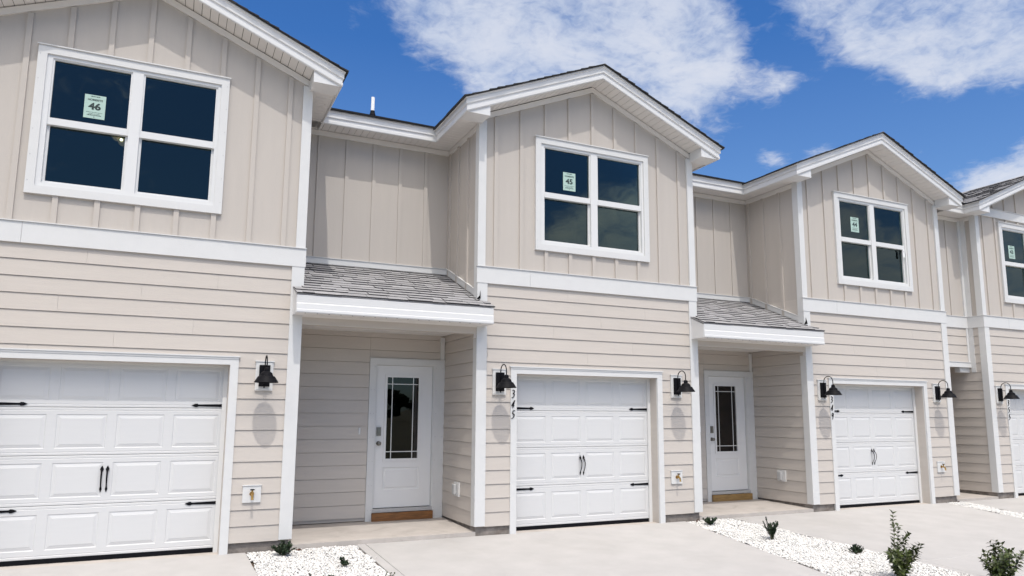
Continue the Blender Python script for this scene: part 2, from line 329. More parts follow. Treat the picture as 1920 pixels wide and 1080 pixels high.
# ------------------------------------------------------------------ one townhouse
def townhouse(X, key, label, homesite, number, rc=RC, d=1.38, wofs=0.0, dunit=False):
    root = bpy.data.objects.new('townhouse', None); COL.objects.link(root); root.location = (X, 0, 0)
    tag(root, label, 'townhouse', 'row of attached beige townhouses')
    WL, WR, WZ0, WZ1 = .917+wofs, 3.025+wofs, 4.18, 5.99
    # ---- foundation
    def f(mb):
        mb.box(.0, GX0-.09, .012, .2, -.5, FZ); mb.box(GX1+.09, W, .012, .2, -.5, FZ)
        mb.box(.012, .2, .2, d if not dunit else 3.0, -.5, FZ); mb.box(W-.2, W-.012, .2, 1.38, -.5, FZ)
        mb.box(GX0-.09, GX1+.09, .0, 9.5, -.5, -.03)
    part('foundation', f, 'foundation', root, key)
    # ---- lower wall
    def f(mb):
        g0, g1 = GX0-.097+.001, GX1+.097-.001
        mb.box(.0, GX0, .0, .16, FZ, GZ); mb.box(GX1, W, 0, .16, FZ, GZ); mb.box(0, W, 0, .16, GZ, ZB1)
        lap(mb, .125, g0, FZ, 2.36, front); lap(mb, g1, W-.125, FZ, 2.36, front); lap(mb, .125, W-.125, 2.36, ZB0, front)
        yb = 3.0 if dunit else 1.38
        mb.box(0, .16, .16, yb+.16, FZ, ZB1); mb.box(W-.16, W, .16, 3.2, FZ, ZB1)
        lap(mb, .105, yb, FZ, 3.3 if not dunit else ZB0, lambda u, o, z: (-o, u, z))
        lap(mb, .105, 3.0, FZ, 2.85, lambda u, o, z: (W+o, u, z))
    part('wall', f, 'siding', root, key)
    # ---- upper walls with battens
    def f(mb):
        zt = ZE+.02
        mb.box(0, WL+.05, 0, .16, ZB1, zt); mb.box(WR-.05, W, 0, .16, ZB1, zt)
        mb.box(WL+.05, WR-.05, 0, .16, ZB1, WZ0+.05)
        mb.box(WL+.05, WR-.05, 0, .16, WZ1-.05, zt)
        mb.poly_xz([(0, zt), (W, zt), (W, roofz(W)), (CX, roofz(CX)), (0, roofz(0))], 0, .16)
        mb.box(0, .16, .16, 3, ZB1, 6.2); mb.box(W-.16, W, .16, 3, ZB1, 6.2)
        for k in range(-4, 5):
            x = CX+k*.427; a, b = x-.03, x+.03
            top = roofz(x)-.1
            if dunit: top = 6.07
            if b > WL-.01 and a < WR+.01:
                if b > WL and a < WR:
                    aa, bb = a, b
                    mb.box(aa, bb, -.024, 0, ZB1+.012, WZ0)
                    if top > WZ1+.02: mb.poly_xz([(aa, WZ1+.015), (bb, WZ1+.015), (bb, min(top, roofz(b)-.1)), (aa, min(top, roofz(a)-.1))], -.024, 0)
            else: mb.poly_xz([(a, ZB1+.012), (b, ZB1+.012), (b, min(top, roofz(b)-.1)), (a, min(top, roofz(a)-.1))], -.024, 0)
            if dunit: mb.poly_xz([(a, 6.27), (b, 6.27), (b, max(6.275, roofz(b)-.1)), (a, max(6.275, roofz(a)-.1))], -.024, 0)
        # side wall
        for y in ([.47, .9, 1.3] if not dunit else []): mb.box(-.024, 0, y-.03, y+.03, 3.3, 5.98)
        # recess back wall
        mb.box(-rc, 0, d, d+.16, 2.7 if not dunit else 2.75, 6.2)
        for k in range(5 if not dunit else 3):
            x = -rc+.39+k*.432
            mb.box(x-.03, x+.03, d-.019, d, (3.99 if not dunit else ZB1+.012), 5.98)
        if not dunit: mb.box(-.02, -.001, d-.03, d-.001, 4.0, 5.98)
    part('upper_wall', f, 'panel', root, key)
    # ---- trims
    for i, sx in enumerate((0, W)):
        q = (lambda x: x) if not i else (lambda x: W-x)
        def bx(mb, x0, x1, *r): a, b = sorted((q(x0), q(x1))); mb.box(a, b, *r)
        part('corner_board', lambda mb: (bx(mb, -.034, .125, -.04, 0, FZ+.01, ZB0), bx(mb, -.034, 0, 0, .1, FZ+.01, 3.6)), 'trim', root, (key, i))
        part('corner_board', lambda mb: (bx(mb, -.034, .09, -.034, 0, ZB1+.012, roofz(0)-.09), bx(mb, -.034, 0, 0, .1, 3.6, 6.06)), 'trim', root, (key, i, 'up'))
    if dunit: part('corner_board', lambda mb: (mb.box(-.1, 0, d-.03, d, ZB1+.012, 6.0), mb.box(-.03, 0, d-.13, d-.03, ZB1+.012, 6.0)), 'trim', root, (key, 'in'))
    else: part('corner_board', lambda mb: mb.box(-.095, -.028, 1.345, 1.38, 2.545, 2.9), 'trim', root, (key, 'in'))
    def f(mb):
        mb.box(-.044, .82, -.046, 0, ZB0, ZB1); mb.box(.823, W+.044, -.046, 0, ZB0, ZB1); mb.box(-.05, W+.05, -.06, -.002, ZB1+.001, ZB1+.011)
        if dunit:
            mb.box(-.044, 0, .0, d-.037, ZB0, ZB1); mb.box(-rc+.03, 0, d-.037, d, ZB0, ZB1); mb.box(-.055, 0, 0, d-.05, ZB1+.001, ZB1+.011); mb.box(-rc, 0, d-.05, d, ZB1+.001, ZB1+.011)
    part('belt_board', f, 'trim', root, key)
    if dunit: part('belt_board', lambda mb: (mb.box(.0, W, -.036, 0, 6.08, 6.262), mb.box(.0, W, -.05, 0, 6.263, 6.273)), 'trim', root, (key, 'gable'))
    def f(mb):
        zt = lambda x: roofz(x)+.0
        for x0, x1 in ((.0, CX), (CX, W)):
            mb.poly_xz([(x0, zt(x0)-.09), (x1, zt(x1)-.09), (x1, zt(x1)-.003), (x0, zt(x0)-.003)], -.024, 0)
        mb.box(-.024, 0, .1, d-.024, 5.97, 6.052); mb.box(-rc+.03, 0, d-.024, d, 5.97, 6.052)
        mb.box(W, W+.024, .1, 1.3, 5.97, 6.052)
    part('frieze_board', f, 'soffit', root, key)
    # ---- cornice fascia
    yf = -OV; ys = d-OV
    path = [(-rc+OV-.02, ys, ZE), (-OV, ys, ZE), (-OV, yf, ZE), (CX, yf, ZE+(CX+OV)*SL), (W+OV, yf, ZE), (W+OV, 6, ZE)]
    if dunit: path[0] = (-rc+.02, ys, ZE)
    def f(mb):
        mb.sweep(path, [(0,-1,0), (-1,0,0), (0,-1,0), (0,-1,0), (1,0,0)], PROF)
        for a, b in ((-OV+.003, .012), (W-.012, W+OV-.003)):
            mb.poly_xz([(a, ZE+.001), (b, ZE+.001), (b, roofz(b)+.05 if b < 1 else roofz(b)+.05), (a, roofz(a)+.05)], yf+.002, -.031)
    part('fascia', f, 'fascia', root, key)
    def f(mb):
        zs = ZE+.02
        def soff(x0, x1, y0, y1, axis):
            if axis == 'x': planks(mb, x0, x1, .1, lambda m, a, b: m.box(a, b, y0, y1, zs, zs+.008)); 
            else: planks(mb, y0, y1, .1, lambda m, a, b: m.box(x0, x1, a, b, zs, zs+.008))
            mb.box(x0, x1, y0, y1, zs+.012, zs+.02, 1)
        soff(-rc+OV-.3 if dunit else -rc, -OV, ys+.001, d, 'x')
        soff(-OV+.001, .0, -.03, d, 'y'); soff(W, W+OV, -.03, 1.3, 'y')
        for sgn in (-1, 1):
            n = int((CX-.01)/.1)
            for k in range(n+1):
                xa, xb = .013+k*.1+.003, min(.013+(k+1)*.1-.003, CX)
                za, zb = roofz(xa)+.012, roofz(xb)+.012
                if sgn > 0: xa, xb = W-xa, W-xb
                mb.prism([(xa,0,za),(xb,0,zb),(xb,0,zb+.006),(xa,0,za+.006)], (0,yf+.002,0), (0,-.001,0))
            xs = (.0, CX) if sgn < 0 else (W, CX)
            mb.prism([(xs[0],0,roofz(0)+.022),(xs[1],0,roofz(CX)+.022),(xs[1],0,roofz(CX)+.03),(xs[0],0,roofz(0)+.03)], (0,yf+.002,0), (0,-.001,0), 1)
            for k in range(n):        # vent slots
                x = .07+k*.1; z = roofz(x)+.010
                if sgn > 0: x = W-x
    part('soffit', f, ['soffit', 'hole'], root, key)
    # ---- roof
    def f(mb):
        zt = ZE+FH; e = .03; sl = math.hypot(1, SL)
        for sgn in (-1, 1):
            xe = -OV-e-.05 if sgn < 0 else W+OV+e+.05
            ze = zt+.004-(e+.05)*SL; zp = zt+(CX+OV)*SL+.004
            L = abs(CX-xe)*sl; rows = int((L-.03)/.142)
            uv = (0, 1, 0); vv = ((CX-xe), 0, zp-ze)
            mb.prism([(xe,0,ze-.004),(CX,0,zp-.004),(CX,0,zp+.008),(xe,0,ze+.008)], (0,-OV-.075,0), (0,6.0,0), 1)
            shingles(mb, (xe, -OV-.085, ze+.01), uv, vv, rows, lambda r: (0, 6.4), 11+sgn)
        # cap along the ridge
        y = -OV-.075
        while y < 6:
            mb.prism([(CX-.15,0,zp-.15*SL+.012),(CX,0,zp+.016),(CX+.15,0,zp-.15*SL+.012),(CX+.15,0,zp-.15*SL+.019),(CX,0,zp+.022),(CX-.15,0,zp-.15*SL+.019)], (0,y,0), (0,y+.148,0), 0); y += .15
        # main slope behind
        s2 = .430; ye = 1.035-.07; zeb = zt+.004-.03*s2; vv = (0, 1, s2)
        if dunit:
            yk = ys-.07; mb.poly_yz([(yk, zeb-.004), (2.2, zeb+(2.2-yk)*s2-.004), (2.2, zeb+(2.2-yk)*s2+.008), (yk, zeb+.008)], -rc+.1, -.2, 1)
            shingles(mb, (-rc+.1, yk-.01, zeb+.01), (1,0,0), vv, 16, lambda r: (0, rc-.3), 6)
        x0 = -rc-.2 if not dunit else -rc-.1
        def tri(mb, ex):
            pass
        mb.poly_yz([(ye, zeb-.004), (7.5, zeb+(7.5-ye)*s2-.004), (7.5, zeb+(7.5-ye)*s2+.008), (ye, zeb+.008)], -rc+.26, -OV-.01, 1) if not dunit else None
        mb.poly_yz([(ye+1.2, zeb+1.2*s2-.004), (7.5, zeb+(7.5-ye)*s2-.004), (7.5, zeb+(7.5-ye)*s2+.008), (ye+1.2, zeb+1.2*s2+.008)], -rc, W+.1, 1)
        if not dunit: shingles(mb, (-rc+.25, ye-.01, zeb+.01), (1,0,0), vv, 30, lambda r: (0, rc-.25-OV+.0) , 5)
        # rear slope
        zr = zeb+(7.5-ye)*s2
        mb.poly_yz([(7.5, zr-.004), (13.5, zr-6*s2), (13.5, zr-6*s2+.012), (7.5, zr+.008)], -rc, W+.1, 1)
    part('roof', f, ['shingle', 'shingle_edge'], root, key)
    # rear shell so the house is closed
    def f(mb):
        mb.box(-rc, W, 12.9, 13.0, FZ-.5, 6.2); mb.box(-rc, -rc+.1, 3.2, 12.9, FZ-.5, 6.2); mb.box(W-.1, W, 3.2, 12.9, FZ-.5, 6.2)
    part('rear_wall', f, 'siding', root, key)
    # ---- window
    ocx = wofs
    def f(mb):
        mb.box(WL, WL+.095, -.042, 0, WZ0, WZ1); mb.box(WR-.095, WR, -.042, 0, WZ0, WZ1)
        mb.box(WL+.095, WR-.095, -.042, 0, WZ1-.095, WZ1); mb.box(WL+.095, WR-.095, -.042, 0, WZ0, WZ0+.095)
        mb.box(WL-.012, WR+.012, -.058, 0, WZ1+.001, WZ1+.014)
        for x in (WL+.025, WR-.025):
            for k in range(6): mb.lathe([(.005, -.0435), (.003, -.0455)], (x, 0, WZ0+.15+k*.31), 8, 'y', 1)
    win = part('window', f, ['trim', 'nail'], root, (key, 'w'))
    gx = (WL+.173, WL+.978, WL+1.138, WR-.155); gz = (WZ0+.165, 5.035, 5.12, WZ1-.15)
    def f(mb):
        a, b, c, e = WL+.095, WR-.095, WZ0+.095, WZ1-.095
        y0, y1 = -.022, .09
        mb.box(a, gx[0]-.02, y0, y1, c, e); mb.box(gx[3]+.02, b, y0, y1, c, e); mb.box(gx[1]+.02, gx[2]-.02, y0, y1, c, e)
        for x0, x1 in ((gx[0]-.02, gx[1]+.02), (gx[2]-.02, gx[3]+.02)):
            mb.box(x0, x1, y0, y1, c, gz[0]-.02); mb.box(x0, x1, y0, y1, gz[3]+.015, e)
            # upper sash, thin beads
            mb.box(x0, x0+.02, y0+.012, y1, gz[1], gz[3]+.015); mb.box(x1-.02, x1, y0+.012, y1, gz[1], gz[3]+.015)
            mb.box(x0+.02, x1-.02, y0+.008, y1, gz[1], gz[2]); mb.box(x0+.02, x1-.02, y0+.012, y1, gz[3], gz[3]+.015)
            # lower sash set further in
            mb.box(x0, x0+.03, .022, y1, gz[0]-.02, gz[1]); mb.box(x1-.03, x1, .022, y1, gz[0]-.02, gz[1]); mb.box(x0+.03, x1-.03, .022, y1, gz[0]-.02, gz[0]+.012)
    part('frame', f, 'vinyl', win, (key, 'w'))
    for i, (x0, x1) in enumerate(((gx[0], gx[1]), (gx[2], gx[3]))):
        part('pane', lambda mb: mb.box(x0-.001, x1+.001, .02, .026, gz[2]-.001, gz[3]+.001), 'glass', win, (key, 'u', i))
        part('pane', lambda mb: mb.box(x0+.009, x1-.009, .05, .056, gz[0]+.011, gz[1]+.001), 'glass', win, (key, 'l', i))
    nx, nz = {'46': (1.415, 5.345), '45': (1.54, 5.355), '44': (1.515, 5.41), '43': (1.27, 5.36)}[homesite]
    def f(mb):
        w, h = .112, .148; nx_, y = nx, .0275-.012
        mb.box(nx-w, nx+w, y, y+.0015, nz-h, nz+h)
        yy = y-.0006
        text_mesh(mb, 'HOMESITE', .033, nx, nz+.075, yy, 1, bold=.0012, width=1.05)
        text_mesh(mb, homesite, .115, nx, nz-.035, yy, 1, bold=.0045, width=1.12)
        for zz_, ww, hh in ((.122, .05, .012), (-.075, .085, .006), (-.094, .06, .006), (-.113, .075, .011), (-.135, .006, .010)):
            k = -ww
            rr = random.Random(int(zz_*1000)+5)
            while k < ww:
                q = rr.uniform(.006, .016); mb.add([(nx+k, yy, nz+zz_), (nx+min(k+q, ww), yy, nz+zz_), (nx+min(k+q, ww), yy, nz+zz_+hh), (nx+k, yy, nz+zz_+hh)], [(0,1,2,3)], 1); k += q+.004
    part('notice', f, ['paper', 'ink'], win, None, label='pale green homesite %s notice taped in the upper left pane' % homesite)
    if homesite == '44':
        part('tag', lambda mb: (mb.box(gx[3]-.075, gx[3]-.01, -.03, -.027, gz[1]-.16, gz[1]-.0), mb.tube([(gx[3]-.06,-.035,gz[1]-.03),(gx[3]+.03,-.035,gz[1]-.07)], .004)), 'whitepaper', win, None, label='small white paper tag hanging from the sash')
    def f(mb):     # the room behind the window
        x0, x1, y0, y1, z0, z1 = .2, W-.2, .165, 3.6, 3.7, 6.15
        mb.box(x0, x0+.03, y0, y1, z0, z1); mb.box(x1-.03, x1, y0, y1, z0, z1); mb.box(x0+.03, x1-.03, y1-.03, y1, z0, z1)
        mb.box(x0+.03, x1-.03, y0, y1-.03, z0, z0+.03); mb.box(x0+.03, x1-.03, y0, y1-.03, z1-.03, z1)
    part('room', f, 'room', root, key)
    if homesite == '46':
        lp = part('ceiling_light', lambda mb: (mb.lathe([(.07, 6.1), (.06, 6.08), (.02, 6.07)], (1.62, 1.0, 0), 16), mb.tube([(1.62,1.0,6.08),(1.62,1.0,5.45)], .008), mb.tube([(1.60,1.0,5.45),(1.72,1.0,5.4)], .006)), 'black', root)
        for x, z in ((1.60, 5.35), (1.675, 5.29)):
            part('globe', lambda mb: mb.lathe([(.062*math.sin(t*math.pi/8)+.0004, -.062*math.cos(t*math.pi/8)) for t in range(9)], (x, 1.0, z), 16, caps=False), 'globe', lp, smooth=True)
            part('bulb', lambda mb: mb.lathe([(.018*math.sin(t*math.pi/6)+.0004, -.018*math.cos(t*math.pi/6)) for t in range(7)], (x-.02, .93, z), 10, caps=False), 'bulb', lp, smooth=True)
    # ---- garage door
    def f(mb):
        a, b, z = GX0-.097, GX1+.097, GZ+.092
        mb.box(a, GX0, -.036, 0, -.02, z); mb.box(GX1, b, -.036, 0, -.02, z); mb.box(GX0, GX1, -.036, 0, GZ, z)
        mb.box(a-.015, b+.015, -.052, 0, z+.001, z+.016); mb.box(a, b, -.043, -.036, z-.022, z)
    gt = part('garage_doorway', f, 'trim', root, key)
    def f(mb):
        mb.box(GX0-.02, GX0+.004, .0, .17, -.02, GZ); mb.box(GX1-.004, GX1+.02, .0, .17, -.02, GZ); mb.box(GX0+.004, GX1-.004, 0, .17, GZ-.004, GZ+.02)
    part('jamb', f, 'siding', gt, key)
    def f(mb):
        mb.box(GX0-.02, GX0+.01, .17, .195, -.02, GZ); mb.box(GX1-.055, GX1+.02, .17, .195, -.02, GZ); mb.box(GX0+.01, GX1-.055, .17, .195, GZ-.03, GZ+.02)
    part('stop_moulding', f, 'vinyl', gt, key)
    secs = [(.05, .628), (.632, 1.188), (1.192, 1.738), (1.742, 2.29)]
    def f(mb):
        Y = .2
        gc = 1.866
        for (z0, z1) in secs:
            zc = (z0+z1)/2
            # slab with embossed long lines near its top and bottom
            xa, xb = GX0+.0, GX1
            cols = [gc+(k-1.5)*.61 for k in range(4)]
            prof = [(z0, .006), (z0+.006, 0), (z0+.028, 0), (z0+.033, .004), (z0+.038, 0), (zc-.195, 0), (zc+.195, 0), (z1-.038, 0), (z1-.033, .004), (z1-.028, 0), (z1-.006, 0), (z1, .006)]
            for (za, ya), (zb, yb) in zip(prof[:-1], prof[1:]):
                if abs(za-(zc-.195)) < 1e-6:
                    xs = [xa]
                    for c in cols: xs += [c-.255, c+.255]
                    xs += [xb]
                    for i in range(0, len(xs), 2): mb.add([(xs[i],Y,za),(xs[i+1],Y,za),(xs[i+1],Y,zb),(xs[i],Y,zb)], [(0,1,2,3)])
                    for c in cols:
                        rings = [(.255, .195, 0), (.249, .189, .0055), (.241, .181, .0055), (.215, .155, .000), (.209, .149, -.002)]
                        vs = []
                        for hx, hz, dy in rings: vs += [(c-hx,Y+dy,zc-hz),(c+hx,Y+dy,zc-hz),(c+hx,Y+dy,zc+hz),(c-hx,Y+dy,zc+hz)]
                        fs = [(4*r+k, 4*r+(k+1) % 4, 4*r+4+(k+1) % 4, 4*r+4+k) for r in range(len(rings)-1) for k in range(4)]+[tuple(4*(len(rings)-1)+k for k in range(4))]
                        mb.add(vs, fs)
                else: mb.add([(xa,Y+ya,za),(xb,Y+ya,za),(xb,Y+yb,zb),(xa,Y+yb,zb)], [(0,1,2,3)])
            mb.add([(xa,Y+.006,z0),(xb,Y+.006,z0),(xb,Y+.04,z0),(xa,Y+.04,z0)], [(0,1,2,3)]); mb.add([(xa,Y+.006,z1),(xb,Y+.006,z1),(xb,Y+.04,z1),(xa,Y+.04,z1)], [(0,1,2,3)])
        mb.box(GX0, GX1, .235, .25, .03, GZ)
    gd = part('garage_door', f, 'gdoor', root, key)
    part('bottom_seal', lambda mb: mb.box(GX0, GX1, .203, .23, -.02, .049), 'black', gd, key)
    for z in (1.775, .588):
        for s in (-1, 1):
            def f(mb):
                x0 = 1.866+s*(1.866-GX0); L = .40
                pts = [(0,.019),(.30,.012),(.325,.012),(.335,.022),(.36,.02),(.40,.0),(.36,-.02),(.335,-.022),(.325,-.012),(.30,-.012),(0,-.019)]
                if s > 0: pts = [(a-.055*(a > .2)*0, b) for a, b in pts]
                mb.prism([(x0-s*a, 0, z+b) for a, b in pts], (0,.192,0), (0,.2,0))
                mb.lathe([(.006,.191),(.004,.188)], (x0-s*.1,0,z), 8, 'y')
            part('strap_hinge', f, 'black', gd, (key, z, s))
    for s in (-1, 1):
        def f(mb):
            x = 1.838+s*.029; zc = .912
            zs = [-.15,-.13,-.115,-.10,-.08,-.04,0,.04,.08,.10,.112,.128,.153]
            w = [.002,.008,.014,.010,.007,.008,.0085,.009,.009,.014,.021,.014,.002]
            yy = [.196,.194,.192,.190,.175,.155,.145,.145,.16,.185,.192,.194,.196]
            vs = []
            for z, h, y in zip(zs, w, yy): vs += [(x-h,y,zc+z),(x,y-.007,zc+z),(x+h,y,zc+z),(x,y+.005,zc+z)]
            mb.add(vs, [(4*i+k, 4*i+(k+1) % 4, 4*i+4+(k+1) % 4, 4*i+4+k) for i in range(len(zs)-1) for k in range(4)]+[(0,1,2,3), tuple(4*(len(zs)-1)+k for k in range(4))])
        part('pull_handle', f, 'black', gd, (key, s))
    # ---- house number
    if number:
        def f(mb):
            for i, ch in enumerate(number): numeral(mb, ch, .523, 1.925-.150*i, .112, -.042)
        part('house_number', f, 'black', root, None, label='black script numerals %s running down the left garage trim' % number)
    # ---- wall lamps
    for s, xc in (('l', .33), ('r', 3.495+(.035 if homesite == '46' else 0))):
        if s == 'l' and dunit: xc = .27
        lamp = part('wall_lamp', lambda mb: (mb.box(-.105, .105, -.045, 0, 1.965, 2.325), mb.box(-.115, .115, -.056, 0, 2.326, 2.34), mb.box(-.09, .09, -.05, -.045, 1.98, 2.312)), 'trim', root, 'lamp', loc=(xc, 0, 0))
        part('back_plate', lambda mb: mb.box(-.065, .065, -.075, -.05, 2.015, 2.285), 'black', lamp, 'lamp')
        def f(mb):
            pts = [(0, -.085, 1.995), (0, -.085, 2.28)]
            for k in range(13):
                a = math.pi*k/12; pts.append((0, -.085-.10*(1-math.cos(a)), 2.30+.095*math.sin(a)))
            pts.append((0, -.285, 2.22)); mb.tube(pts, .0075, 10); mb.box(-.012, .012, -.092, -.075, 2.03, 2.07)
        part('arm', f, 'black', lamp, 'lamp', smooth=True)
        def f(mb):
            mb.lathe([(.0085,2.245),(.024,2.24),(.031,2.228),(.034,2.195),(.045,2.19),(.066,2.175),(.080,2.137),(.098,2.133),(.104,2.125),(.147,2.057),(.1445,2.056),(.10,2.12),(.05,2.14)], (0,-.285,0), 40, caps=False)
            mb.lathe([(.03,2.15),(.03,2.09),(.02,2.08)], (0,-.285,0), 16)
        part('shade', f, 'black', lamp, 'lamp')
    # ---- hose tap
    tp = part('hose_tap', lambda mb: (mb.box(-.107, .107, -.042, 0, .595, .795), mb.box(-.113, .113, -.05, 0, .796, .806), mb.box(-.085, .085, -.034, -.03, .61, .78)), 'trim', root, 'tap', loc=(3.46, 0, 0))
    def f(mb):
        mb.lathe([(.028,-.042),(.028,-.046),(.014,-.047),(.014,-.09)], (0,0,.70), 14, 'y'); mb.tube([(0,-.085,.705),(0,-.115,.69),(0,-.125,.65),(0,-.127,.635)], [.014,.015,.014,.017], 12)
        mb.lathe([(.011,.70),(.010,.745)], (0,-.088,0), 10)
    part('spout', f, 'brass', tp, 'tap', smooth=False)
    part('tap_wheel', lambda mb: mb.lathe([(.02,.745),(.028,.748),(.028,.756),(.02,.76)], (0,-.088,0), 10), 'black', tp, 'tap')
    # ---- recess
    if not dunit:
        XL, XR = -rc-.09, .09
        yw = 1.38; yE = -OV; zE = 3.205; zW = 3.93; sl = (zW-zE)/(yw-yE)
        def f(mb):
            L = math.hypot(yw-yE, zW-zE); rows = int(L/.142)+1
            vv = (0, yw-yE, zW-zE)
            mb.poly_yz([(yE-.02, zE-.03), (-.034, zE-.03+(yE*-1-.034)*sl), (-.034, zE-.02+(-yE-.034)*sl+.012), (yE-.02, zE-.014)], XL-.012, XR+.012, 0)
            mb.poly_yz([(-.034, zE-.03+(-yE-.034)*sl), (yw, zW-.03), (yw, zW-.008), (-.034, zE-.008+(-yE-.034)*sl)], -rc+.001, -.001, 1)
            nf = int((-.04-yE)/(vv[1]/L*.142))
            shingles(mb, (XL-.015, yE-.03, zE-.012), (1,0,0), vv, rows, lambda r: (0, XR-XL+.03) if r < nf else (.105, XR-XL+.03-.105-.03), 77)
        pr = part('porch_roof', f, ['shingle', 'shingle_edge'], root, key)
        def f(mb):
            prof = [(0,0),(0,.225),(.018,.225),(.018,.215),(.012,.125),(.02,.115),(.02,.045),(.026,.04),(.026,.012),(.018,0)]
            mb.sweep([(XL, yE, 2.945), (XR, yE, 2.945)], [(0,-1,0)], prof)
            for xa, xb in ((XL-.004, XL+.02), (XR-.02, XR+.004)):
                mb.poly_yz([(yE+.001, 2.945), (-.034, 2.945), (-.034, 3.165+(-yE-.034)*sl), (yE+.001, 3.165)], xa, xb)
        part('fascia', f, 'fascia', pr, (key, 'porch'))
        def f(mb):
            mb.box(XL+.02, XR-.02, yE, -.036, 2.950, 2.962); mb.box(-rc+.03, -.03, -.035, 1.37, 2.93, 2.95)
            x = XL+.12
            while x < XR-.05:
                mb.lathe([(.008, 2.949), (.008, 2.946)], (x, yE+.05, 0), 8, 'z', 1); x += .15
        part('soffit', f, ['soffit', 'hole'], pr, (key, 'porch'))
        def f(mb):
            mb.box(-rc+.031, -.031, -.03, .1, 2.835, 2.949); mb.box(-.075, -.031, -.02, .06, 2.77, 2.835)
        part('beam', f, 'siding', pr, key)
        def f(mb):
            mb.box(-rc, -.02, yw-.024, yw, zW+.012, 4.03); mb.box(-rc, -.035, yw-.035, yw, 4.03, 4.04)
            z = lambda y: zE+(y-yE)*sl
            for dz, h, o in ((.018, .10, .022), (.118, .01, .034)):
                mb.poly_yz([(.1, z(.1)+dz), (yw-.024, z(yw-.024)+dz), (yw-.024, z(yw-.024)+dz+h), (.1, z(.1)+dz+h)], -o, 0)
                mb.poly_yz([(0, z(0)+dz), (yw-.024, z(yw-.024)+dz), (yw-.024, z(yw-.024)+dz+h), (0, z(0)+dz+h)], -rc, -rc+o)
        part('flashing_board', f, 'trim', pr, key)
        part('kickout_flashing', lambda mb: (mb.prism([(-.06,-.06,3.33),(.0,-.09,3.345),(.012,-.045,3.47),(.004,-.04,3.40)], (0,0,0), (0,.004,0)), mb.prism([(-.09,.0,3.35),(.0,-.07,3.325),(.0,.02,3.36)], (0,0,0), (0,0,.006))), 'black', pr, key)
        part('kickout_flashing', lambda mb: (mb.prism([(-rc+.03,-.05,3.34),(-rc+.07,-.075,3.345),(-rc+.045,-.04,3.35),(-rc-.01,-.04,3.5)], (0,0,0), (0,.004,0)), mb.prism([(-rc+.0,-.08,3.335),(-rc+.08,-.08,3.335),(-rc+.06,.0,3.375)], (0,0,0), (0,0,.005))), 'grey', pr, key)
        # porch back wall
        def f(mb):
            D0, D1, DT = -1.231, -.0, 2.528
            o0, o1 = D0+.1, -.19
            mb.box(-rc, o0, yw, yw+.16, FZ-.02, 2.7); mb.box(o1, 0, yw, yw+.16, FZ-.02, 2.7); mb.box(o0, o1, yw, yw+.16, 2.44, 2.7)
            lap(mb, -rc, D0-.002, FZ+.026, 2.93, lambda u, o, z: (u, yw-o, z), .146); lap(mb, D0, -.095, 2.545, 2.93, lambda u, o, z: (u, yw-o, z), .146)
        part('porch_wall', f, 'siding', root, key)
        # front door
        def f(mb):
            D0, D1, DT = -1.231, -.019, 2.528
            mb.box(D0, D0+.1, yw-.032, yw, .085, DT); mb.box(-.19, D1, yw-.032, yw, .085, DT); mb.box(D0+.1, -.19, yw-.032, yw, 2.445, DT)
            mb.box(D0-.01, D1, yw-.045, yw-.001, DT+.001, DT+.012)
            mb.box(D0+.1, D0+.115, yw-.02, yw+.1, .21, 2.445); mb.box(-.205, -.19, yw-.02, yw+.1, .21, 2.445); mb.box(D0+.115, -.205, yw-.02, yw+.1, 2.432, 2.445)
            for k in range(7):
                for x in (D0+.03, D0+.08, -.16, -.05): mb.lathe([(.006, yw-.033), (.004, yw-.036)], (x, 0, .25+k*.36), 8, 'y', 1)
        dw = part('door_frame', f, ['trim', 'nail'], root, key)
        part('threshold', lambda mb: mb.box(-1.131, -.19, yw-.04, yw+.1, .212, .262), 'grey', dw, key)
        part('step_board', lambda mb: mb.box(-1.14, -.185, yw-.075, yw-.04, .088, .205), 'wood' if homesite == '45' else 'wood2', dw, (key, homesite), label='reddish brown treated wood board under the threshold' if homesite == '45' else 'pale yellowish treated wood board under the threshold')
        def f(mb):
            a, b, c, e, Y = -1.114, -.207, .272, 2.43, yw+.03
            g0, g1, h0, h1 = -.972, -.392, .965, 2.285      # glazing frame outer
            mb.box(a, g0, Y, Y+.045, c, e); mb.box(g1, b, Y, Y+.045, c, e); mb.box(g0, g1, Y, Y+.045, h1, e)
            # lower part around the embossed panel
            p0, p1, q0, q1 = -.985, -.385, .53, .87
            mb.box(g0, p0, Y, Y+.045, c, h0) if p0 > g0 else None
            mb.box(g0, g1, Y+.012, Y+.045, c, h0)
            xs = (g0, g1)
            for z0, z1 in ((c, q0), (q1, h0)): mb.box(g0, g1, Y, Y+.012, z0, z1)
            rings = [(0, 0), (.012, .009), (.03, .009), (.045, .001)]
            vs = []
            for ins, dy in rings: vs += [(g0+ins,Y+dy,q0+ins),(g1-ins,Y+dy,q0+ins),(g1-ins,Y+dy,q1-ins),(g0+ins,Y+dy,q1-ins)]
            mb.add(vs, [(4*r+k, 4*r+(k+1) % 4, 4*r+4+(k+1) % 4, 4*r+4+k) for r in range(3) for k in range(4)]+[(12,13,14,15)])
            # glazing bead
            w = .036
            mb.box(g0, g0+w, Y-.014, Y, h0, h1); mb.box(g1-w, g1, Y-.014, Y, h0, h1); mb.box(g0+w, g1-w, Y-.014, Y, h0, h0+w); mb.box(g0+w, g1-w, Y-.014, Y, h1-w, h1)
            mb.box(g0, g0+w, Y, Y+.045, h0, h1); mb.box(g1-w, g1, Y, Y+.045, h0, h1)
            mb.box(g0+w, g1-w, Y, Y+.045, h0, h0+w); mb.box(g0+w, g1-w, Y, Y+.045, h1-w, h1)
        fd = part('front_door', f, 'door', root, key)
